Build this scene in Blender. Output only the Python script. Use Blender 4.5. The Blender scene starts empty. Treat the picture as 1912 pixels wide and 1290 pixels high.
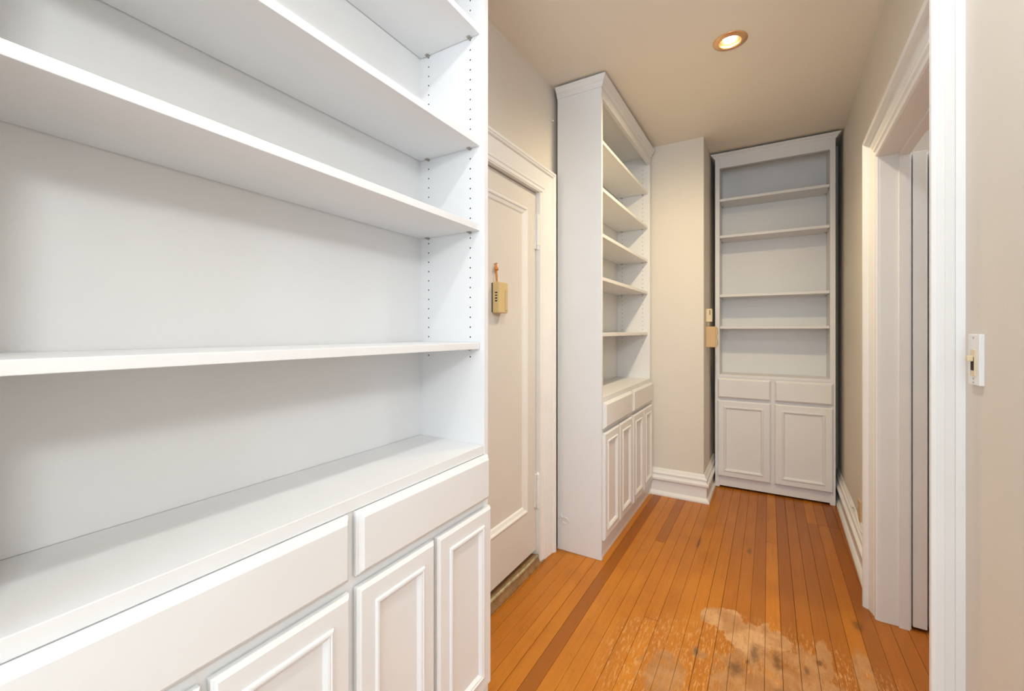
import bpy, bmesh, math, random
from mathutils import Vector

random.seed(7)
S = bpy.context.scene
COL = S.collection

# ------------------------------------------------------------------ camera
cam_d = bpy.data.cameras.new('camera')
cam = bpy.data.objects.new('camera', cam_d)
COL.objects.link(cam)
cam.location = (0, 0, 1.24)
cam.rotation_euler = (math.radians(90), 0, math.radians(30.769))
cam_d.sensor_fit = 'HORIZONTAL'
cam_d.sensor_width = 36
cam_d.lens = 804.74 / 1912 * 36
cam_d.shift_y = -(645 - 617.07) / 1912
cam_d.clip_start = 0.01
S.camera = cam

# ------------------------------------------------------------------ exposure, world, lights
S.view_settings.view_transform = 'Standard'
S.view_settings.look = 'None'
S.view_settings.gamma = 1.0
S.view_settings.use_curve_mapping = False
S.view_settings.exposure = 0.04

W = bpy.data.worlds.new('world')
S.world = W
W.use_nodes = True
bg = W.node_tree.nodes['Background']
bg.inputs['Color'].default_value = (0.86, 0.93, 1.0, 1)
bg.inputs['Strength'].default_value = 0.3


def area_light(name, loc, rot, sx, sy, power, color):
    l = bpy.data.lights.new(name, 'AREA')
    l.shape = 'RECTANGLE'
    l.size, l.size_y = sx, sy
    l.energy = power
    l.color = color
    o = bpy.data.objects.new(name, l)
    COL.objects.link(o)
    o.location = loc
    o.rotation_euler = rot
    return o


# daylight coming in through the two windows of the front room behind the camera
area_light('daylight_side_window', (2.98, -0.75, 1.55), (0, math.radians(90), 0), 1.5, 2.0, 4, (1.0, 0.98, 0.94))
area_light('daylight_back_window', (0.0, -2.48, 1.55), (math.radians(90), 0, 0), 1.6, 1.5, 49, (0.72, 0.86, 1.0))

FRONT_FILL_W = 74                                  # fill globe added in the front room
SIDE_FILL_W = 40                                # fill globe added in the room beyond the right doorway
CEIL_LAMP_W = 92
CEIL_LAMP_NEAR_W = 39
CEIL_LAMP_COL = (1.0, 0.80, 0.49)
CEIL_LAMP_NEAR_COL = (0.93, 0.96, 1.0)


# ------------------------------------------------------------------ helpers
def lin(r, g, b):
    def f(c):
        c /= 255
        return c / 12.92 if c <= .04045 else ((c + .055) / 1.055) ** 2.4
    return (f(r), f(g), f(b), 1)


MATS = {}


def mat(name, col, rough=.5, metal=0, bump=0, bscale=60, spec=.5, vary=0, coat=0, vscale=4):
    m = bpy.data.materials.new(name)
    m.use_nodes = True
    nt = m.node_tree
    b = nt.nodes['Principled BSDF']
    b.inputs['Base Color'].default_value = col
    b.inputs['Roughness'].default_value = rough
    b.inputs['Metallic'].default_value = metal
    b.inputs['Specular IOR Level'].default_value = spec
    if coat:
        b.inputs['Coat Weight'].default_value = coat
        b.inputs['Coat Roughness'].default_value = .2
    tc = nt.nodes.new('ShaderNodeTexCoord')
    if vary:
        n = nt.nodes.new('ShaderNodeTexNoise')
        n.inputs['Scale'].default_value = vscale
        n.inputs['Detail'].default_value = 4
        nt.links.new(tc.outputs['Object'], n.inputs['Vector'])
        r = nt.nodes.new('ShaderNodeMapRange')
        r.inputs['From Min'].default_value = .3
        r.inputs['From Max'].default_value = .7
        r.inputs['To Min'].default_value = 1 - vary
        r.inputs['To Max'].default_value = 1 + vary
        nt.links.new(n.outputs['Fac'], r.inputs['Value'])
        mx = nt.nodes.new('ShaderNodeVectorMath')
        mx.operation = 'SCALE'
        mx.inputs[0].default_value = col[:3]
        nt.links.new(r.outputs['Result'], mx.inputs['Scale'])
        nt.links.new(mx.outputs['Vector'], b.inputs['Base Color'])
    if bump:
        n2 = nt.nodes.new('ShaderNodeTexNoise')
        n2.inputs['Scale'].default_value = bscale
        n2.inputs['Detail'].default_value = 3
        nt.links.new(tc.outputs['Object'], n2.inputs['Vector'])
        bp = nt.nodes.new('ShaderNodeBump')
        bp.inputs['Strength'].default_value = bump
        bp.inputs['Distance'].default_value = .002
        nt.links.new(n2.outputs['Fac'], bp.inputs['Height'])
        nt.links.new(bp.outputs['Normal'], b.inputs['Normal'])
    MATS[name] = m
    return m


mat('cabinet_paint', (.79, .79, .79, 1), .42, bump=.10, bscale=35, vary=.012)
mat('trim_paint', (.82, .81, .79, 1), .38, bump=.22, bscale=28, vary=.02)
mat('door_paint', (.70, .665, .615, 1), .40, bump=.12, bscale=30, vary=.015)
mat('wall_paint', (.74, .69, .615, 1), .62, bump=.15, bscale=90, vary=.02, vscale=1.5)
mat('ceiling_paint', (.87, .81, .71, 1), .7, bump=.10, bscale=80, vary=.02, vscale=1.2)
mat('bounce_carpet_pile', (.60, .575, .54, 1), .9, bump=.5, bscale=200)
mat('dark_hole', (.015, .014, .013, 1), .8)
mat('clip_metal', (.42, .38, .32, 1), .35, .6)
mat('sub_floor', (.06, .028, .012, 1), .7)
mat('sill_wood', (.26, .14, .055, 1), .5, bump=.3, bscale=40, vary=.25, vscale=30)
mat('sill_brass', (.50, .42, .24, 1), .4, .45, vary=.3, vscale=40)
mat('almond_plastic', (.66, .50, .24, 1), .45)
mat('almond_plastic_shade', (.60, .46, .26, 1), .5)
mat('tan_plastic', (.62, .42, .21, 1), .45)
mat('ivory_plastic', (.75, .62, .40, 1), .4)
mat('white_plastic', (.82, .82, .81, 1), .3)
mat('orange_cord', (.62, .24, .05, 1), .7)
mat('brown_cord', (.25, .14, .06, 1), .7)
mat('copper', (.80, .47, .24, 1), .28, .75)
mat('copper_dark', (.30, .14, .06, 1), .4, .6)
mat('raw_wood', (.52, .24, .07, 1), .6)
mat('glass_frame', (.8, .8, .8, 1), .4)
g = mat('window_glass', (1, 1, 1, 1), .02)
g.node_tree.nodes['Principled BSDF'].inputs['Transmission Weight'].default_value = 1
g.node_tree.nodes['Principled BSDF'].inputs['IOR'].default_value = 1.01
e = mat('lamp_glow', (1, 1, 1, 1), .5)
eb = e.node_tree.nodes['Principled BSDF']
eb.inputs['Emission Color'].default_value = (1, .86, .66, 1)
eb.inputs['Emission Strength'].default_value = 14

e2 = mat('fill_globe_glow', (1, 1, 1, 1), .5)
e2.node_tree.nodes['Principled BSDF'].inputs['Emission Color'].default_value = (1, .97, .92, 1)
e2.node_tree.nodes['Principled BSDF'].inputs['Emission Strength'].default_value = 2


def wood_material():
    m = bpy.data.materials.new('floor_wood')
    m.use_nodes = True
    nt = m.node_tree
    N, L = nt.nodes, nt.links
    b = N['Principled BSDF']
    geo = N.new('ShaderNodeNewGeometry')
    P = geo.outputs['Position']
    tone = N.new('ShaderNodeAttribute')
    tone.attribute_type = 'OBJECT'
    tone.attribute_name = 'tone'
    info = N.new('ShaderNodeObjectInfo')

    def math_(op, a, c=None, clamp=False):
        n = N.new('ShaderNodeMath')
        n.operation = op
        n.use_clamp = clamp
        for i, v in enumerate((a, c)):
            if v is None:
                continue
            if isinstance(v, (int, float)):
                n.inputs[i].default_value = v
            else:
                L.new(v, n.inputs[i])
        return n.outputs[0]

    def vmath(op, a, c):
        n = N.new('ShaderNodeVectorMath')
        n.operation = op
        for i, v in enumerate((a, c)):
            if isinstance(v, tuple):
                n.inputs[i].default_value = v
            else:
                L.new(v, n.inputs[i])
        return n.outputs['Value'] if op in ('LENGTH', 'DISTANCE') else n.outputs['Vector']

    def noise(vec, scale, detail=4, rough=.55):
        n = N.new('ShaderNodeTexNoise')
        n.inputs['Scale'].default_value = scale
        n.inputs['Detail'].default_value = detail
        n.inputs['Roughness'].default_value = rough
        L.new(vec, n.inputs['Vector'])
        return n.outputs['Fac']

    def ramp(v, a, c, lo=0., hi=1.):
        n = N.new('ShaderNodeMapRange')
        n.interpolation_type = 'SMOOTHSTEP'
        L.new(v, n.inputs['Value'])
        n.inputs['From Min'].default_value = a
        n.inputs['From Max'].default_value = c
        n.inputs['To Min'].default_value = lo
        n.inputs['To Max'].default_value = hi
        return n.outputs['Result']

    def mix(f, a, c):
        n = N.new('ShaderNodeMix')
        n.data_type = 'RGBA'
        for i, v in ((0, f), (6, a), (7, c)):
            if isinstance(v, (int, float)):
                n.inputs[i].default_value = v
            elif isinstance(v, tuple):
                n.inputs[i].default_value = v
            else:
                L.new(v, n.inputs[i])
        return n.outputs[2]

    # each plank gets its own stretch of grain
    off = N.new('ShaderNodeCombineXYZ')
    L.new(math_('MULTIPLY', info.outputs['Random'], 37.), off.inputs['Y'])
    L.new(math_('MULTIPLY', info.outputs['Random'], 11.), off.inputs['X'])
    pv = vmath('ADD', P, off.outputs['Vector'])
    grain_v = vmath('MULTIPLY', pv, (90., 3.2, 1.))
    grain = noise(grain_v, 1., 5, .6)
    fine = noise(vmath('MULTIPLY', pv, (420., 9., 1.)), 1., 3, .6)
    soft = noise(vmath('MULTIPLY', pv, (14., 1.6, 1.)), 1., 3)

    light = lin(204, 128, 34)
    dark = lin(142, 81, 22)
    varn = mix(tone.outputs['Fac'], light, dark)
    varn = mix(ramp(soft, .35, .7, 0, .32), varn, lin(172, 96, 20))
    varn = mix(ramp(grain, .45, .75, 0, .30), varn, lin(158, 80, 16))
    varn = mix(ramp(fine, .55, .8, 0, .22), varn, lin(110, 50, 10))

    big = noise(vmath('MULTIPLY', P, (5., 3.2, 1.)), 1., 5, .6)
    varn = mix(ramp(big, .42, .72, 0, .38), varn, lin(152, 86, 26))
    grime = noise(vmath('MULTIPLY', P, (38., 16., 1.)), 1., 6, .7)
    varn = mix(ramp(grime, .56, .78, 0, .40), varn, lin(120, 62, 18))

    # worn, bare patch in front of the doorway: a ragged solid lobe and a patchy half-worn area below it
    jag = noise(vmath('MULTIPLY', P, (75., 48., 1.)), 1., 6, .75)
    jagc = noise(vmath('MULTIPLY', P, (30., 20., 1.)), 1., 3, .6)
    jag2 = noise(vmath('MULTIPLY', P, (9., 9., 1.)), 1., 3)
    plk = math_('MULTIPLY', math_('SUBTRACT', info.outputs['Random'], .5), .35)
    def blob(cx, cy, rx, ry):
        v = vmath('SUBTRACT', P, (cx, cy, 0))
        v = vmath('MULTIPLY', v, (1 / rx, 1 / ry, 0))
        return math_('SUBTRACT', 1., vmath('LENGTH', v, v))
    def union(bl):
        acc = None
        for q in bl:
            d = blob(*q)
            acc = d if acc is None else math_('MAXIMUM', acc, d)
        return acc
    def ragged(acc, amp):
        acc = math_('ADD', acc, math_('MULTIPLY', math_('SUBTRACT', jag, .5), amp))
        acc = math_('ADD', acc, math_('MULTIPLY', math_('SUBTRACT', jagc, .5), amp * .7))
        return math_('ADD', acc, plk)
    lobe = union([(-.190, 2.055, .070, .085), (-.135, 2.06, .045, .09), (-.222, 2.05, .040, .075), (-.105, 1.99, .05, .10),
                  (-.055, 1.98, .045, .13), (-.02, 2.02, .03, .10), (.035, 2.02, .05, .06)])
    isl = blob(-.190, 1.885, .070, .062)
    lobe = math_('MINIMUM', lobe, math_('MULTIPLY', isl, -1.4))
    solid = ramp(ragged(lobe, .75), .02, .12)
    low = union([(-.02, 1.85, .17, .15), (.09, 1.86, .12, .17), (.180, 1.99, .028, .13), (.04, 1.66, .26, .18), (-.225, 1.80, .035, .055),
                 (.20, 1.72, .08, .18), (-.33, 1.62, .09, .16), (.30, 1.95, .035, .16)])
    low = math_('MINIMUM', low, math_('MULTIPLY', isl, -1.2))
    patchy = noise(vmath('MULTIPLY', P, (24., 13., 1.)), 1., 6, .72)
    part = math_('MULTIPLY', ramp(ragged(low, .8), .0, .25), ramp(patchy, .34, .52, .22, 1.))
    bare = math_('MAXIMUM', solid, part)
    # thin scuffed streaks around the bare patch
    reg = math_('MAXIMUM', blob(-.34, 1.66, .26, .34), blob(.05, 1.72, .50, .45))
    st = noise(vmath('MULTIPLY', P, (120., 20., 1.)), 1., 5, .75)
    stv = math_('MULTIPLY', ramp(st, .50, .62), ramp(reg, -.05, .3))
    specks = noise(vmath('MULTIPLY', P, (85., 60., 1.)), 1., 2)
    spk = math_('MULTIPLY', ramp(specks, .71, .75), .45)
    raw = mix(ramp(jag2, .38, .62), lin(208, 160, 108), lin(182, 132, 84))
    raw = mix(ramp(noise(vmath('MULTIPLY', P, (40., 14., 1.)), 1., 5, .7), .45, .7, 0, .5), raw, lin(160, 104, 56))
    raw = mix(ramp(grain, .5, .8, 0, .3), raw, lin(140, 96, 58))
    rawlow = mix(.45, raw, lin(150, 98, 48))
    col = mix(math_('MAXIMUM', math_('MULTIPLY', stv, .75), spk), varn, lin(214, 160, 100))
    col = mix(math_('MULTIPLY', part, .9), col, rawlow)
    col = mix(math_('MULTIPLY', solid, .94), col, raw)
    # dark stains
    sacc = union([(-.048, 1.905, .026, .085), (.029, 1.890, .022, .085), (-.067, 1.839, .012, .025), (-.107, 1.78, .04, .06),
                  (.163, 1.965, .014, .025), (-.241, 1.795, .014, .035), (-.094, 2.77, .020, .05), (-.35, 2.72, .014, .12),
                  (.32, 2.30, .028, .06), (.12, 1.90, .012, .03), (.05, 1.70, .06, .09)])
    sacc = math_('ADD', sacc, math_('MULTIPLY', math_('SUBTRACT', jag, .5), 1.5))
    sacc = math_('ADD', sacc, math_('MULTIPLY', math_('SUBTRACT', jagc, .5), 1.0))
    col = mix(ramp(sacc, .0, .9, 0, .62), col, lin(72, 46, 22))
    L.new(col, b.inputs['Base Color'])
    b.inputs['Specular IOR Level'].default_value = .3
    rr = math_('ADD', math_('MULTIPLY', bare, .25), ramp(grain, .3, .8, .30, .42))
    L.new(rr, b.inputs['Roughness'])
    bp = N.new('ShaderNodeBump')
    bp.inputs['Strength'].default_value = .15
    bp.inputs['Distance'].default_value = .001
    L.new(math_('ADD', fine, grain), bp.inputs['Height'])
    L.new(bp.outputs['Normal'], b.inputs['Normal'])
    MATS['floor_wood'] = m


wood_material()


class MB:
    """collects shapes and links them as one mesh object"""
    def __init__(self):
        self.bm = bmesh.new()

    def box(self, a, b, bevel=0):
        x0, y0, z0 = (min(a[i], b[i]) for i in range(3))
        x1, y1, z1 = (max(a[i], b[i]) for i in range(3))
        v = [self.bm.verts.new(p) for p in ((x0, y0, z0), (x1, y0, z0), (x1, y1, z0), (x0, y1, z0),
                                            (x0, y0, z1), (x1, y0, z1), (x1, y1, z1), (x0, y1, z1))]
        fs = [self.bm.faces.new([v[i] for i in f]) for f in
              ((0, 3, 2, 1), (4, 5, 6, 7), (0, 1, 5, 4), (1, 2, 6, 5), (2, 3, 7, 6), (3, 0, 4, 7))]
        if bevel:
            es = list({e for f in fs for e in f.edges})
            bmesh.ops.bevel(self.bm, geom=es, offset=bevel, segments=2, profile=.5, affect='EDGES')
        return self

    def hexa(self, pts):
        """8 corner points in box order"""
        v = [self.bm.verts.new(p) for p in pts]
        for f in ((0, 3, 2, 1), (4, 5, 6, 7), (0, 1, 5, 4), (1, 2, 6, 5), (2, 3, 7, 6), (3, 0, 4, 7)):
            self.bm.faces.new([v[i] for i in f])
        return self

    def quad(self, pts):
        self.bm.faces.new([self.bm.verts.new(p) for p in pts])
        return self

    def prism(self, poly, z0, z1, axis=2):
        """extrude a 2-D polygon along an axis"""
        def P(p, h):
            return {2: (p[0], p[1], h), 1: (p[0], h, p[1]), 0: (h, p[0], p[1])}[axis]
        a = [self.bm.verts.new(P(p, z0)) for p in poly]
        c = [self.bm.verts.new(P(p, z1)) for p in poly]
        n = len(poly)
        self.bm.faces.new(a)
        self.bm.faces.new(list(reversed(c)))
        for i in range(n):
            self.bm.faces.new((a[i], c[i], c[(i + 1) % n], a[(i + 1) % n]))
        return self

    def rings(self, loops, cap0=True, cap1=True):
        """loft closed loops of equal length"""
        vs = [[self.bm.verts.new(p) for p in lp] for lp in loops]
        n = len(vs[0])
        for a, c in zip(vs, vs[1:]):
            for i in range(n):
                self.bm.faces.new((a[i], a[(i + 1) % n], c[(i + 1) % n], c[i]))
        if cap0:
            self.bm.faces.new(list(reversed(vs[0])))
        if cap1:
            self.bm.faces.new(vs[-1])
        return self

    def lathe(self, prof, center=(0, 0, 0), n=28, axis=2, cap0=False, cap1=False):
        loops = []
        for r, h in prof:
            lp = []
            for i in range(n):
                t = 2 * math.pi * i / n
                c, s = r * math.cos(t), r * math.sin(t)
                p = {2: (c, s, h), 0: (h, c, s), 1: (s, h, c)}[axis]
                lp.append(tuple(p[k] + center[k] for k in range(3)))
            loops.append(lp)
        return self.rings(loops, cap0, cap1)

    def tube(self, pts, r, n=8):
        pts = [Vector(p) for p in pts]
        loops = []
        up = Vector((.3, .2, 1)).normalized()
        for i, p in enumerate(pts):
            d = (pts[min(i + 1, len(pts) - 1)] - pts[max(i - 1, 0)]).normalized()
            u = d.cross(up)
            if u.length < 1e-4:
                u = d.cross(Vector((1, 0, 0)))
            u.normalize()
            w = d.cross(u)
            rr = r[i] if isinstance(r, (list, tuple)) else r
            loops.append([tuple(p + rr * (math.cos(2 * math.pi * k / n) * u + math.sin(2 * math.pi * k / n) * w)) for k in range(n)])
        return self.rings(loops)

    def sweep(self, path, prof, side, mapf, closed_prof=True):
        """sweep profile (a = sideways offset, b = along plane normal) along a 2-D polyline with mitred corners"""
        m = len(path)
        loops = []
        for i in range(m):
            ns = []
            for j in (i - 1, i):
                if 0 <= j < m - 1:
                    dx, dy = path[j + 1][0] - path[j][0], path[j + 1][1] - path[j][1]
                    l = math.hypot(dx, dy)
                    ns.append((side * dy / l, -side * dx / l))
            if len(ns) == 1:
                nx, ny = ns[0]
            else:
                sx, sy = ns[0][0] + ns[1][0], ns[0][1] + ns[1][1]
                k = 2 / (sx * sx + sy * sy)
                nx, ny = sx * k, sy * k
            loops.append([mapf(path[i][0] + a * nx, path[i][1] + a * ny, b) for a, b in prof])
        return self.rings(loops)

    def build(self, name, material, parent=None, smooth=False, bevel_mod=0):
        bmesh.ops.recalc_face_normals(self.bm, faces=self.bm.faces[:])
        me = bpy.data.meshes.new(name)
        self.bm.to_mesh(me)
        self.bm.free()
        me.materials.append(MATS[material])
        if smooth:
            for p in me.polygons:
                p.use_smooth = True
        o = bpy.data.objects.new(name, me)
        COL.objects.link(o)
        if parent:
            o.parent = parent
        if bevel_mod:
            md = o.modifiers.new('bevel', 'BEVEL')
            md.width = bevel_mod
            md.segments = 2
            md.limit_method = 'ANGLE'
        return o


def tag(o, label, cat=None, group=None, kind=None):
    o['label'] = label
    if cat:
        o['category'] = cat
    if group:
        o['group'] = group
    if kind:
        o['kind'] = kind
    return o


def struct(o, label, cat):
    return tag(o, label, cat, kind='structure')


def empty(name, loc, rz=0):
    o = bpy.data.objects.new(name, None)
    o.empty_display_size = .1
    COL.objects.link(o)
    o.location = loc
    o.rotation_euler = (0, 0, rz)
    return o


def grid_rect(m, u0, u1, v0, v1, holes, mapf):
    """wall slab pieces around rectangular holes; holes = [(u0,u1,v0,v1)], mapf(u0,u1,v0,v1)->adds box"""
    us = sorted({u0, u1, *[h[0] for h in holes], *[h[1] for h in holes]})
    vs = sorted({v0, v1, *[h[2] for h in holes], *[h[3] for h in holes]})
    for a, c in zip(us, us[1:]):
        for d, f in zip(vs, vs[1:]):
            if any(h[0] <= a and c <= h[1] and h[2] <= d and f <= h[3] for h in holes):
                continue
            mapf(a, c, d, f)


# ------------------------------------------------------------------ setting
XL = -1.058                                    # left wall plane
def XR(y):                                     # right wall plane (the wall runs very slightly out of square)
    return .412 + .022 * (y - 2.0)
def ZC(y):                                     # ceiling, rising slightly toward the far end
    return 2.575 + .02 * max(y, 0)
Y_END, Y_BACK, X_FAR = 4.13, -2.6, 3.1
Y_RET = .95                                    # near end of the right-hand wall
TOP = 2.9

# floor: dark sub-floor slab with one strip of wood per plank laid on it
fl = MB()
fl.box((-1.25, Y_BACK - .1, -.12), (X_FAR + .1, Y_END + .1, -.006))
floor = struct(fl.build('floor', 'sub_floor'), 'worn orange-brown strip wood floor of the hallway', 'floor')
PW, X0 = .0564, -.802
rng = random.Random(11)
TONES = {1: .78, 4: .12, 5: .15, 14: .05, 13: .55, 15: .68, 16: .5, 17: .68, 18: .72, 19: .45, 20: .9, 21: .8, 22: .7, 23: .95, 24: .9,
         9: .16, 10: .2, 8: .1, 11: .3, 2: .05, 3: .1, 6: .08, 7: .15, 12: .3, 0: .08, -1: .12, -2: .2, -3: .25, -4: .3}  # board tones plus light falloff: left rows lighter, right rows and far lengths darker
JOINTS = {14: [2.94], 18: [3.36], 19: [3.36], 20: [3.36], 21: [3.36], 4: [2.62], -1: [2.0], 6: [1.9], 16: [1.2], 11: [1.3], 9: [3.05], 23: [1.1], 25: [1.7]}
for k in range(-5, 33):
    xa, xb = X0 + k * PW, X0 + (k + 1) * PW
    if xa < -1.09 + .0:
        xa = -1.09
    if xb - xa < .01:
        continue
    js = JOINTS.get(k)
    if js is None:
        js = [rng.uniform(.5, 1.3)]
    ys = [0.2] + sorted(js) + [4.1]
    for i, (ya, yb) in enumerate(zip(ys, ys[1:])):
        m = MB()
        gx = rng.uniform(.0003, .0009)
        gy = .0007
        z1 = rng.uniform(-.0005, .0004)
        c = .0006
        m.rings([[(xa + gx, ya + gy, -.012), (xb - gx, ya + gy, -.012), (xb - gx, yb - gy, -.012), (xa + gx, yb - gy, -.012)],
                 [(xa + gx, ya + gy, z1 - c), (xb - gx, ya + gy, z1 - c), (xb - gx, yb - gy, z1 - c), (xa + gx, yb - gy, z1 - c)],
                 [(xa + gx + c, ya + gy + c, z1), (xb - gx - c, ya + gy + c, z1), (xb - gx - c, yb - gy - c, z1), (xa + gx + c, yb - gy - c, z1)]])
        p = m.build('plank', 'floor_wood', floor)
        base = TONES.get(k, rng.uniform(.1, .6))
        p['tone'] = float(min(1, max(0, base + rng.uniform(-.05, .05) + (.12 if i else 0) - (.6 if k == 18 and i else 0) + (.45 if k == 4 and i else 0))))

for a, c in (((-1.2, Y_BACK, -.006), (X_FAR, .199, 0)), ((1.065, .2, -.006), (X_FAR, Y_RET, 0))):
    MB().box(a, c).build('bounce_carpet', 'bounce_carpet_pile', floor)  # pale unseen floor covering, added to bounce neutral light upward
p = MB().box((1.065, Y_RET + .001, -.006), (X_FAR, Y_END, 0)).build('side_room_boards', 'floor_wood', floor)
p['tone'] = .4

# lamp positions in the ceiling (the second lies above the camera's own stretch of hall)
LAMPS = [(-.158, 2.297), (-.125, .80)]
HOLE_R = .058
cl = MB()
cx0, cx1 = -1.25, X_FAR + .1
def cq(xa, xb, ya, yb):
    cl.quad([(xa, ya, ZC(ya)), (xb, ya, ZC(ya)), (xb, yb, ZC(yb)), (xa, yb, ZC(yb))])
hs = .15
prev = Y_BACK - .1
for lx, ly in sorted(LAMPS, key=lambda q: q[1]):
    if prev < 0:
        cq(cx0, cx1, prev, 0)
        prev = 0
    cq(cx0, cx1, prev, ly - hs)
    cq(cx0, lx - hs, ly - hs, ly + hs)
    cq(lx + hs, cx1, ly - hs, ly + hs)
    n = 40
    for i in range(n):
        ps = []
        for j in (i, i + 1):
            t = 2 * math.pi * (j + .5) / n + math.pi / 4 - math.pi / n
            c, s = math.cos(t), math.sin(t)
            k = hs / max(abs(c), abs(s))
            ps.append(((lx + c * HOLE_R, ly + s * HOLE_R), (lx + c * k, ly + s * k)))
        pts = [ps[0][0], ps[1][0], ps[1][1], ps[0][1]]
        cl.quad([(p[0], p[1], ZC(p[1])) for p in pts])
    prev = ly + hs
cq(cx0, cx1, prev, Y_END + .1)
cl.box((cx0, Y_BACK - .1, 2.82), (cx1, Y_END + .1, 2.9))
ceiling = struct(cl.build('ceiling', 'ceiling_paint'), 'plain tan painted ceiling over the hallway', 'ceiling')

# left wall with the entrance door opening
D0, D1, DZ = 1.300, 2.062, 1.992
m = MB()
grid_rect(m, Y_BACK - .1, Y_END + .1, -.12, TOP, [(D0, D1, -.12, DZ)],
          lambda a, c, d, f: m.box((XL - .14, a, d), (XL, c, f)))
m.box((XL - .14, D0, -.12), (XL - .1, D1, DZ))
wall_left = struct(m.build('wall_left', 'wall_paint'), 'beige painted wall behind the closed panel door', 'wall')

# right wall with the doorway
O0, O1, OZ = 1.520, 2.392, 1.992
m = MB()
def rw(a, c, d, f, t=.085):
    m.hexa([(XR(a), a, d), (XR(a) + t, a, d), (XR(c) + t, c, d), (XR(c), c, d), (XR(a), a, f), (XR(a) + t, a, f), (XR(c) + t, c, f), (XR(c), c, f)])
grid_rect(m, Y_RET, Y_END + .1, -.12, TOP, [(O0, O1, -.12, OZ)], rw)
wall_right = struct(m.build('wall_right', 'wall_paint'), 'beige painted wall with the white cased doorway and light switch', 'wall')

m = MB()
m.box((-1.25, Y_END, -.12), (X_FAR + .1, Y_END + .1, TOP))
wall_end = struct(m.build('wall_end', 'wall_paint'), 'beige end wall behind the narrow white bookcase', 'wall')

# boxed-out column between the two far bookcases
XCOL, YCOL = -.403, 3.392
m = MB()
m.box((-1.058, YCOL, -.05), (XCOL, Y_END, 2.8), .003)
wall_column = struct(m.build('wall_column', 'wall_paint'), 'beige boxed-out column wall between two white bookcases', 'wall')

# the front room behind the camera, where the daylight comes from
m = MB()
m.box((XR(Y_RET) + .085, Y_RET, -.12), (X_FAR, Y_RET + .09, TOP))
struct(m.build('wall_return', 'wall_paint'), 'beige wall turning the corner into the front room', 'wall')
WIN_S = (-1.7, .2, .8, 2.3)
WIN_B = (-.85, .85, .8, 2.3)
m = MB()
grid_rect(m, Y_BACK - .1, Y_END + .1, -.12, TOP, [WIN_S], lambda a, c, d, f: m.box((X_FAR, a, d), (X_FAR + .1, c, f)))
struct(m.build('wall_far', 'wall_paint'), 'beige front room wall with a wide window', 'wall')
m = MB()
grid_rect(m, -1.25, X_FAR + .1, -.12, TOP, [WIN_B], lambda a, c, d, f: m.box((a, Y_BACK - .1, d), (c, Y_BACK, f)))
struct(m.build('wall_back', 'wall_paint'), 'beige wall with a window behind the viewer', 'wall')
for nm, w, ax in (('window_1', WIN_S, 0), ('window_2', WIN_B, 1)):
    m = MB()
    u0, u1, z0, z1 = w
    def fb(a, c, d, f):
        if ax == 0:
            m.box((X_FAR + .03, a, d), (X_FAR + .08, c, f))
        else:
            m.box((a, Y_BACK - .08, d), (c, Y_BACK - .03, f))
    fb(u0, u0 + .05, z0, z1); fb(u1 - .05, u1, z0, z1); fb(u0 + .05, u1 - .05, z0, z0 + .05)
    fb(u0 + .05, u1 - .05, z1 - .05, z1); fb(u0 + .05, u1 - .05, (z0 + z1) / 2 - .02, (z0 + z1) / 2 + .02)
    wo = struct(m.build(nm, 'glass_frame'), 'white sash window of the front room', 'window')
    m = MB()
    if ax == 0:
        m.box((X_FAR + .052, u0 + .05, z0 + .05), (X_FAR + .056, u1 - .05, z1 - .05))
    else:
        m.box((u0 + .05, Y_BACK - .056, z0 + .05), (u1 - .05, Y_BACK - .052, z1 - .05))
    m.build('pane', 'window_glass', wo)

# baseboards
BASE = [(0, 0), (.040, 0), (.040, .010), (.036, .018), (.029, .026), (.022, .030), (.021, .034), (.021, .104), (.024, .108), (.033, .114), (.036, .120), (.036, .132),
        (.030, .137), (.023, .140), (.020, .150), (.023, .158), (.023, .166), (.014, .176), (.009, .188), (.004, .196), (0, .198)]
m = MB()
m.sweep([(-.795, YCOL), (XCOL, YCOL), (XCOL, 4.02)], BASE, 1, lambda p, q, b: (p, q, b))
struct(m.build('baseboard_column', 'trim_paint', smooth=False), 'tall white moulded baseboard wrapping the column wall', 'baseboard')
m = MB()
m.sweep([(XR(4.1), 4.1), (XR(2.50), 2.50)], BASE, 1, lambda p, q, b: (p, q, b))
struct(m.build('baseboard_right', 'trim_paint'), 'white moulded baseboard along the right wall past the doorway', 'baseboard')

# loose cable tacked along the top of the right baseboard
m = MB()
pts = []
for i in range(24):
    t = i / 23
    y = 3.70 - t * .95
    pts.append((XR(y) - .012 - .004 * math.sin(t * 9), y, .205 + .010 * math.sin(t * 13) - .02 * math.exp(-((t - .45) / .08) ** 2)))
m.tube(pts, .0045, 6)
tag(m.build('cable', 'trim_paint', smooth=True), 'white painted cable running along the top of the right baseboard', 'cable')

# ------------------------------------------------------------------ entrance door (left wall)
CAS = [(0, -.01), (0, .010), (.004, .015), (.012, .016), (.015, .012), (.022, .012), (.026, .016), (.034, .017), (.038, .015), (.080, .019), (.108, .021), (.110, .026), (.114, .030), (.120, .031), (.122, .034), (.132, .034), (.136, .032), (.136, -.01)]
m = MB()
m.sweep([(D0 + .0, 0), (D0 + .0, DZ - .012), (D1 + .012, DZ - .012), (D1 + .012, 0)], CAS, -1, lambda p, q, b: (XL + b, p, q))
# jamb lining inside the opening
m.box((XL - .10, D1 - .012, 0), (XL + .012, D1 + .014, DZ)); m.box((XL - .10, D0 - .002, 0), (XL + .012, D0 + .012, DZ))
m.box((XL - .10, D0, DZ - .014), (XL + .012, D1, DZ))
struct(m.build('trim_1', 'trim_paint'), 'white moulded casing around the closed entrance door', 'door casing')

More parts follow.
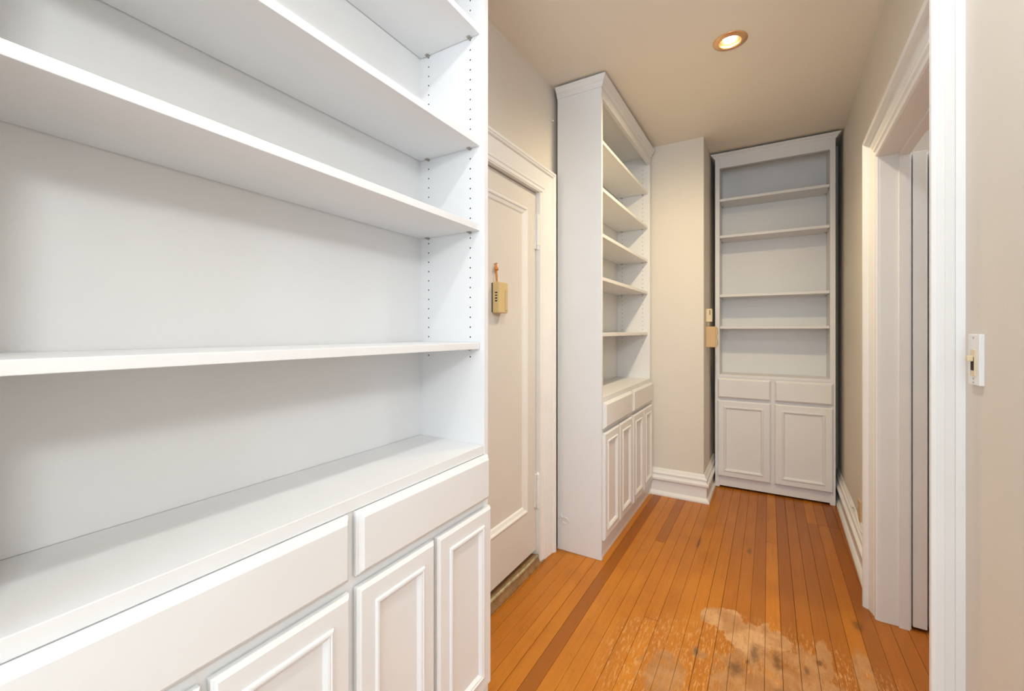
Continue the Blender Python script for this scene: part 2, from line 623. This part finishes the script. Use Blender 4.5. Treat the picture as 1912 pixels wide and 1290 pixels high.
XD = -1.072                                     # room face of the door leaf
dy0, dy1, dz0, dz1 = D0 + .014, D1 - .014, .066, DZ - .018
py0, py1, pz0, pz1 = dy0 + .095, dy1 - .093, .300, 1.872
m = MB()
def ring(y0, y1, z0, z1, x):
    return [(x, y0, z0), (x, y1, z0), (x, y1, z1), (x, y0, z1)]
m.rings([ring(dy0, dy1, dz0, dz1, XD - .04), ring(dy0, dy1, dz0, dz1, XD - .002), ring(dy0 + .002, dy1 - .002, dz0 + .002, dz1 - .002, XD),
         ring(py0, py1, pz0, pz1, XD), ring(py0, py1, pz0, pz1, XD - .03)], True, False)
door = struct(m.build('door_1', 'door_paint'), 'closed cream-white entrance door with one long recessed panel', 'door')
m = MB()
def pr(i, x):
    return ring(py0 + i, py1 - i, pz0 + i, pz1 - i, XD + x)
m.rings([pr(0, -.028), pr(0, .003), pr(.006, .006), pr(.012, .004), pr(.016, -.001), pr(.030, -.006), pr(.036, -.012), pr(.036, -.028)], False, False)
m.build('panel_moulding', 'trim_paint', door)
m = MB()
m.box((XD - .028, py0 + .03, pz0 + .03), (XD - .012, py1 - .03, pz1 - .03))
m.build('panel', 'door_paint', door)
for z0, z1 in ((1.672, 1.860), (.294, .480)):
    m = MB()
    cy, cx = D1 - .012, XD + .013
    m.lathe([(0.001, z0 - .004), (.008, z0), (.008, z0 + .02), (.0105, z0 + .021), (.0105, z1 - .03), (.0115, z1 - .028), (.0115, z1 - .022), (.0105, z1 - .02), (.0105, z1 - .008), (.007, z1), (.001, z1 + .004)], (cx, cy, 0), 14)
    m.box((XD - .002, cy - .016, z0 + .004), (XD + .006, cy + .002, z1 - .004), .001)
    m.build('hinge', 'white_plastic', door)

# worn sill at the door foot
m = MB()
m.prism([(XL - .10, -.004), (XL + .016, -.004), (XL + .016, .004), (XL + .008, .016), (XL + .000, .034), (XL - .014, .043), (XL - .03, .040), (XL - .1, .040)], D0 + .013, D1 - .013, 1)
sill = struct(m.build('trim_3', 'sill_wood'), 'worn brown wooden sill with brass strip under the entrance door', 'door sill')
m = MB()
m.tube([(XL - .002, D0 + .014, .036), (XL - .004, 1.6, .037), (XL - .001, 1.9, .035), (XL - .004, D1 - .014, .038)], .009, 10)
m.build('brass_strip', 'sill_brass', sill, True)
m = MB()
m.box((XL + .001, D0 + .014, -.002), (XL + .022, D1 + .03, .007), .002)
m.build('nosing', 'sill_wood', sill)

# ------------------------------------------------------------------ doorway in the right wall
RC = [(0, -.01), (0, .020), (.004, .026), (.014, .028), (.020, .024), (.026, .024), (.034, .030), (.044, .030), (.060, .036), (.074, .040), (.078, .048),
      (.084, .056), (.092, .060), (.100, .058), (.103, .050), (.103, .036), (.106, .034), (.106, .018), (.104, .016), (.106, .006), (.110, -.01)]
m = MB()
m.sweep([(O0 + .008, 0), (O0 + .008, OZ - .008), (O1 - .008, OZ - .008), (O1 - .008, 0)], RC, -1, lambda p, q, b: (XR(p) - b, p, q))
struct(m.build('trim_2', 'trim_paint'), 'thick white moulded casing around the doorway on the right', 'door casing')
m = MB()
def jb(ya, yb, za, zb, da, db):
    m.hexa([(XR(ya) + da, ya, za), (XR(ya) + db, ya, za), (XR(yb) + da * 0 + db, yb, za), (XR(yb) + da, yb, za),
            (XR(ya) + da, ya, zb), (XR(ya) + db, ya, zb), (XR(yb) + db, yb, zb), (XR(yb) + da, yb, zb)])
jb(O1 - .010, O1 + .004, 0, OZ, -.012, .088)
jb(O0 - .004, O0 + .010, 0, OZ, -.012, .088)
jb(O0 + .01, O1 - .01, OZ - .010, OZ + .004, -.012, .088)
jb(O1 - .022, O1 - .010, 0, OZ - .01, .048, .082)
jb(O0 + .010, O0 + .022, 0, OZ - .01, .048, .082)
jb(O0 + .022, O1 - .022, OZ - .022, OZ - .010, .048, .082)
struct(m.build('trim_4', 'trim_paint'), 'white jamb lining with door stop inside the right doorway', 'door jamb')

def leaf(name, xa, xb, ya, label):
    m = MB()
    m.box((xa, ya, .012), (xb, ya + .80, OZ - .012), .002)
    o = struct(m.build(name, 'trim_paint'), label, 'door')
    for s, x in ((-1, xa), (1, xb)):
        q = MB()
        q.rings([[(x, ya + .10 + i, .25 + i), (x, ya + .70 - i, .25 + i), (x, ya + .70 - i, 1.85 - i), (x, ya + .10 + i, 1.85 - i)] for i in (0,)] +
                [[(x + s * .003, ya + .104, .254), (x + s * .003, ya + .696, .254), (x + s * .003, ya + .696, 1.846), (x + s * .003, ya + .104, 1.846)]])
        q.build('panel', 'trim_paint', o)
    return o
leaf('door_2', XR(2.4) + .093, XR(2.4) + .138, 2.384, 'white door leaf folded back edge-on beyond the right doorway')
leaf('door_3', XR(2.4) + .147, XR(2.4) + .178, 2.396, 'second white door leaf behind the folded-back one past the right doorway')


# ------------------------------------------------------------------ bookcases
def drawer_front(parent, w0, w1, z0, z1, t=.020):
    m = MB()
    def rr(i, d):
        return [(w0 + i, d, z0 + i), (w1 - i, d, z0 + i), (w1 - i, d, z1 - i), (w0 + i, d, z1 - i)]
    m.rings([rr(0, -.001), rr(0, -.008), rr(.003, -.010), rr(.004, -.013), rr(.009, -.016), rr(.011, -t), rr(.013, -t - .001)])
    return m.build('drawer_front', 'cabinet_paint', parent)


def cabinet_door(parent, w0, w1, z0, z1, t=.018, fr=.046):
    m = MB()
    def rr(i, d):
        return [(w0 + i, d, z0 + i), (w1 - i, d, z0 + i), (w1 - i, d, z1 - i), (w0 + i, d, z1 - i)]
    m.rings([rr(0, -.001), rr(0, -.011), rr(.003, -.013), rr(.004, -.015), rr(.008, -t), rr(fr, -t), rr(fr, -.006)], True, False)
    d = m.build('cabinet_door', 'cabinet_paint', parent)
    m = MB()
    m.rings([rr(fr - .001, -.008), rr(fr - .001, -t - .002), rr(fr + .001, -t - .005), rr(fr + .005, -t - .006), rr(fr + .007, -t - .003), rr(fr + .009, -t - .004), rr(fr + .013, -t - .002),
             rr(fr + .017, -t + .004), rr(fr + .019, -t + .007), rr(fr + .019, -.007)], False, False)
    m.build('moulding', 'cabinet_paint', d)
    m = MB()
    m.box((w0 + fr + .012, -.0115, z0 + fr + .012), (w1 - fr - .012, -.006, z1 - fr - .012))
    m.build('panel', 'cabinet_paint', d)
    return d


CROWN = [(-.004, 0), (.004, 0), (.006, .008), (.010, .012), (.012, .020), (.012, .026), (.018, .032), (.024, .044), (.028, .048), (.030, .052), (.030, .060), (-.004, .060)]


def bookcase(name, label, loc, rot, Wd, D, top, sp, counter, header, crown_z, crown_path, shelves, drawers, dz, doors, oz, toe, pins, pin_d, crown_h=.06, kick_z=0.0, shelf_in=.016, lip=.03, gap=None):
    r = empty(name, loc, rot)
    tag(r, label, 'bookcase', 'built-in white bookcases')
    zt = top - .02
    for w0 in (0, Wd - sp):
        m = MB()
        m.box((w0, 0, 0), (w0 + sp, D, zt), .0012)
        m.build('side_panel', 'cabinet_paint', r)
    m = MB(); m.box((sp, D - .010, counter), (Wd - sp, D - .002, zt)); m.build('back_panel', 'cabinet_paint', r)
    m = MB(); m.box((sp, .001, counter - lip), (Wd - sp, D - .010, counter), .0015); m.build('counter', 'cabinet_paint', r)
    m = MB(); m.box((sp, .003, toe), (Wd - sp, D - .012, counter - lip)); m.build('carcass', 'cabinet_paint', r)
    m = MB(); m.box((sp, .006, kick_z), (Wd - sp, .022, toe)); m.build('toe_kick', 'cabinet_paint', r)
    m = MB(); m.box((sp, .0, header), (Wd - sp, .020, zt)); m.build('header', 'cabinet_paint', r)
    m = MB(); m.box((sp, .02, zt - .02), (Wd - sp, D - .01, zt)); m.build('top_panel', 'cabinet_paint', r)
    m = MB()
    k = crown_h / .06
    m.sweep(crown_path(Wd, D), [(a, crown_z + b * k) for a, b in CROWN], 1, lambda p, q, b: (p, q, b))
    m.build('crown_moulding', 'cabinet_paint', r)
    m = MB()
    m.box((.004, .004, zt - .001), (Wd - .004, D, crown_z + crown_h - .004)); m.build('crown_backing', 'cabinet_paint', r)
    for w0, w1 in drawers:
        drawer_front(r, w0, w1, dz[0], dz[1])
    for w0, w1 in doors:
        cabinet_door(r, w0, w1, oz[0], oz[1])
    for i, s in enumerate(shelves):
        zb, dl = s[0], (s[1] if len(s) > 1 else 0)            # underside height, extra height at the low-w end
        a, c = sp + .0015, Wd - sp - .0015
        m = MB()
        f, bk, t = shelf_in, D - .012, .020
        m.hexa([(a, f, zb + dl), (c, f, zb), (c, bk, zb), (a, bk, zb + dl), (a, f, zb + dl + t), (c, f, zb + t), (c, bk, zb + t), (a, bk, zb + dl + t)])
        sh = m.build('shelf', 'cabinet_paint', r, bevel_mod=.0012)
        for (ww, sgn, zz) in ((a, 1, zb + dl), (c, -1, zb)):
            for d in pin_d:
                m = MB()
                m.box((ww - sgn * .0013, d - .006, zz - .0035), (ww + sgn * .012, d + .006, zz - .0003), .0006)
                m.lathe([(.0025, ww - sgn * .0013), (.0025, ww + sgn * .006)], (0, d, zz - .004), 8, 0, True, True)
                m.build('shelf_clip', 'clip_metal', sh)
    # rows of shelf-pin holes
    m = MB()
    for side_w, sgn in ((sp, 1), (Wd - sp, -1)):
        for d in pin_d:
            z = pins[0]
            while z < pins[1]:
                w = side_w + sgn * .0004
                m.bm.faces.new([m.bm.verts.new((w, d + .0026 * math.cos(t * math.pi / 4), z + .0026 * math.sin(t * math.pi / 4))) for t in range(8)])
                z += .032
    ph = m.build('pin_holes', 'dark_hole', r)
    ph['kind'] = 'stuff'
    return r


U_PATH = lambda w, d: [(0, d), (0, 0), (w, 0), (w, d)]
R90 = math.radians(90)

# nearest bookcase, filling the left of the view
XF = -.775
b1w, b1y = 1.090, .062
bookcase('bookcase', 'largest, nearest white bookcase on the left, with bright long shelves over drawers', (XF, b1y, 0), R90, b1w, .278, 2.53, .023, .877, 2.46, 2.51,
         U_PATH, [(1.181, .004), (1.558, .014), (1.828, .012), (2.185, .012)],
         [(.024, .547), (.566, 1.075)], (.708, .847), [(.004, .268), (.282, .547), (.566, .815), (.828, 1.084)], (.122, .683), .09,
         (1.155, 2.42), (.054, .231))
# second bookcase past the entrance door
bookcase('bookcase', 'white bookcase between the closed entrance door and the column, standing sideways to the view', (-.773, 2.240, 0), R90, 1.122, .260, 2.59, .022, .877, 2.497, 2.553,
         lambda w, d: [(0, d), (0, 0), (w, 0)], [(1.207,), (1.517,), (1.758,), (2.012,), (2.275,)],
         [(.014, .548), (.580, 1.112)], (.708, .849), [(.006, .272), (.286, .548), (.582, .840), (.854, 1.112)], (.108, .685), .075,
         (1.15, 2.48), (.054, .213), crown_h=.055)
# narrow bookcase at the end of the hall
bookcase('bookcase', 'narrow white bookcase at the far end of the hall, facing the viewer', (-.366, 3.777, .004), 0, .772, .245, 2.622, .032, .890, 2.520, 2.594,
         U_PATH, [(1.250,), (1.501,), (1.969,), (2.259,)],
         [(.018, .381), (.404, .759)], (.706, .862), [(.018, .379), (.404, .757)], (.090, .687), .085,
         (1.15, 2.48), (.04, .19), crown_h=.034, kick_z=.012, shelf_in=.010, lip=.022)
m = MB(); m.box((.378, 3.776, .0005), (.406, 3.80, .0035))
tag(m.build('wood_shim', 'raw_wood'), 'thin raw wood shim under the corner of the far bookcase', 'shim')

# white hook latch hanging on the side of the second bookcase
hk = empty('hook_latch', (-1.012, 2.238, .19))
tag(hk, 'small white painted hook and ring latch low on the side of the second bookcase', 'latch')
m = MB(); m.box((-.016, -.004, -.012), (.010, 0.001, .022), .001); m.build('plate', 'white_plastic', hk)
m = MB(); m.tube([(.004, -.006, .012), (.012, -.010, .004), (.020, -.010, -.006)], .004, 8); m.build('hook_arm', 'white_plastic', hk, True)
m = MB()
m.tube([(.034 + .017 * math.cos(t * math.pi / 9), -.008, -.016 + .017 * math.sin(t * math.pi / 9)) for t in range(-8, 7)], .0032, 8)
m.build('ring', 'white_plastic', hk, True)

# ------------------------------------------------------------------ small fittings
# recessed ceiling lamps
def lamp(x, y, label, power, color, aim=None, cone=150, blend=1.0):
    z = ZC(y)
    r = empty('recessed_lamp', (x, y, z))
    r.rotation_euler = (math.atan(.02), 0, 0)
    tag(r, label, 'lamp', 'recessed ceiling lamps')
    m = MB()
    m.lathe([(.0565, .002), (.0565, .0005), (.074, .0003), (.0755, -.002), (.073, -.0045), (.060, -.0065), (.054, -.0085), (.050, -.0085), (.0475, -.006), (.0475, .004)], n=40)
    m.build('trim_ring', 'copper', r, True)
    m = MB()
    m.lathe([(.0475, .003), (.045, .02), (.040, .045), (.034, .06), (.0, .062)], n=32)
    m.build('reflector', 'copper_dark', r, True)
    m = MB()
    m.lathe([(.0005, -.001), (.020, .0005), (.029, .004), (.031, .010), (.027, .03), (.018, .05)], n=28)
    b = m.build('bulb', 'lamp_glow', r, True)
    l = bpy.data.lights.new('lamp_light', 'SPOT')
    l.energy = power
    l.color = color
    l.spot_size = math.radians(cone)
    l.spot_blend = blend
    l.shadow_soft_size = .055
    lo = bpy.data.objects.new('lamp_light', l)
    COL.objects.link(lo)
    lo.location = (x, y, z - .012)
    if aim:                                     # the eyeball lamp is swivelled toward this point
        lo.rotation_euler = (Vector(aim) - lo.location).to_track_quat('-Z', 'Y').to_euler()
    return r
lamp(*LAMPS[0], 'round copper-trimmed recessed lamp glowing in the ceiling', CEIL_LAMP_W, CEIL_LAMP_COL, (-.62, 2.72, .7))
lamp(*LAMPS[1], 'copper-trimmed recessed lamp in the ceiling above the nearest bookcase', CEIL_LAMP_NEAR_W, CEIL_LAMP_NEAR_COL, None, 174, .6)

# alarm box hanging on the entrance door by an orange cord
xb = XD - .012
ch = empty('door_alarm', (xb, 1.64, 1.32))
tag(ch, 'almond plastic alarm box hanging by an orange cord on the entrance door', 'alarm')
m = MB()
m.box((.001, 0, 0), (.040, .078, .142), .005)
bx = m.build('housing', 'almond_plastic', ch)
m = MB(); m.box((.0395, .050, .012), (.0425, .072, .108), .001); m.build('cover', 'almond_plastic_shade', ch)
m = MB(); m.box((-.0008, -.001, .004), (.0045, .079, .138), .001); m.build('backplate', 'dark_hole', ch)
for i in range(4):
    m = MB(); m.box((.018, -.0008, .052 + i * .0125), (.030, .001, .0575 + i * .0125)); m.build('slot', 'dark_hole', ch)
cd = empty('hanging_cord', (xb, 1.66, 1.46))
tag(cd, 'knotted orange cord looped over a nail above the alarm box', 'cord')
m = MB()
m.tube([(.016, -.001, .0), (.012, .004, .03), (.010, .0, .06), (.010, .001, .075), (.008, .002, .092)], [.004, .0045, .005, .006, .002], 8)
m.build('strand', 'orange_cord', cd, True)
m = MB()
m.tube([(.010, -.016, .066), (.013, -.008, .060), (.016, .0, .064), (.013, .008, .060), (.010, .016, .067)], [.003, .005, .007, .005, .003], 8)
m.build('knot', 'orange_cord', cd, True)
m = MB(); m.tube([(-.006, .002, .085), (.016, .002, .088)], .002, 8); m.build('nail', 'brown_cord', cd, True)

# light switch on the right wall
ys = 1.312
sw = empty('light_switch', (XR(1.34), 1.34, 1.12))
tag(sw, 'white switch plate with an ivory toggle on the right wall beside the doorway', 'light switch')
def sbox(name, ya, yb, za, zb, d0, d1, mt, bev=0):
    m = MB()
    m.hexa([(-(d1), ya, za), (-(d0), ya, za), (-(d0), yb, za), (-(d1), yb, za), (-(d1), ya, zb), (-(d0), ya, zb), (-(d0), yb, zb), (-(d1), yb, zb)])
    o = m.build(name, mt, sw, bevel_mod=bev)
    return o
sbox('plate', -.030, .030, 0, .112, -.001, .0085, 'white_plastic', .0015)
sbox('frame', -.013, .013, .020, .078, .0082, .0105, 'ivory_plastic', .0008)
sbox('recess', -.008, .008, .032, .062, .0098, .0108, 'dark_hole')
sbox('toggle', -.006, .006, .052, .064, .009, .020, 'ivory_plastic', .0015)
for z in (.104, .014, .006):
    m = MB(); m.lathe([(.0028, 0), (.0022, -.001)], (-.0084, .0, z), 10, 0, True, True); m.build('screw', 'clip_metal', sw)

# outlet low on the right wall beside the casing
ot = empty('wall_outlet', (XR(3.02), 3.02, .19))
tag(ot, 'tan outlet plate low on the right wall just past the doorway casing', 'outlet')
m = MB(); m.box((-.007, -.036, 0), (.001, .036, .115), .0015); m.build('plate', 'tan_plastic', ot)
for z in (.032, .078):
    m = MB(); m.box((-.0085, -.016, z - .014), (-.0065, .016, z + .014), .001); m.build('socket', 'almond_plastic_shade', ot)

# two devices on the side of the column
ic = empty('wall_intercom', (XCOL, 3.52, 1.115))
tag(ic, 'larger tan plastic intercom box on the side of the column, below a small one', 'intercom')
m = MB(); m.box((-.001, 0, 0), (.066, .05, .155), .003); m.build('housing', 'tan_plastic', ic)
m = MB()
prof = [(.066, .0), (.074, .015), (.078, .04), (.072, .065), (.070, .085), (.078, .115), (.074, .145), (.066, .155)]
m.prism([(p, q) for p, q in prof], .012, .044, 1)
m.build('handset', 'almond_plastic_shade', ic)
sb = empty('wall_chime', (XCOL, 3.53, 1.305))
tag(sb, 'small ivory chime box on the side of the column, above the tan intercom', 'chime')
m = MB(); m.box((-.001, 0, 0), (.040, .04, .098), .003); m.build('housing', 'ivory_plastic', sb)
m = MB(); m.box((.022, -.0008, .052), (.029, .001, .088)); m.build('slot', 'brown_cord', sb)
m = MB(); m.tube([(.012, .012, .002), (.012, .013, -.02), (.014, .014, -.036)], .0025, 6); m.build('wire', 'ivory_plastic', sb, True)

# painted-over screw hook high on the wall beside the second bookcase
m = MB()
m.lathe([(.0005, .012), (.005, .011), (.006, .006), (.0035, .003), (.0035, -.001)], (XL, 2.222, 2.43), 10, 0)
tag(m.build('wall_screw', 'trim_paint', smooth=True), 'painted-over screw high on the wall above the entrance door casing', 'screw')

# two fill globes added out of view: front room and room beyond the doorway
def fill_globe(x, y, ztop, drop, r, power, color, label):
    o = empty('fill_globe', (x, y, ztop))
    tag(o, label, 'lamp')
    m = MB(); m.lathe([(.001, 0), (.05, 0), (.05, -.012), (.012, -.03), (.001, -.03)], n=20); m.build('canopy', 'white_plastic', o, True)
    m = MB(); m.tube([(0, 0, -.02), (0, 0, -drop)], .006, 8); m.build('stem', 'white_plastic', o)
    m = MB(); m.lathe([(r * math.sin(math.pi * i / 14) + .0005, -drop - r - r * -math.cos(math.pi * i / 14)) for i in range(15)], n=24)
    g = m.build('globe', 'fill_globe_glow', o, True)
    l = bpy.data.lights.new('fill_globe_light', 'POINT')
    l.energy = power; l.color = color; l.shadow_soft_size = .16
    lo = bpy.data.objects.new('fill_globe_light', l)
    COL.objects.link(lo)
    lo.location = (x, y, ztop - drop - 2 * r - .03)
    return lo
fill_globe(.85, -.62, ZC(0), .16, .11, FRONT_FILL_W, (.92, .97, 1), 'added white fill globe hanging unseen in the front room behind the viewer')
fill_globe(1.5, 2.4, ZC(2.4), .05, .10, SIDE_FILL_W, (.90, .94, 1), 'added white fill globe in the unseen room beyond the right doorway')
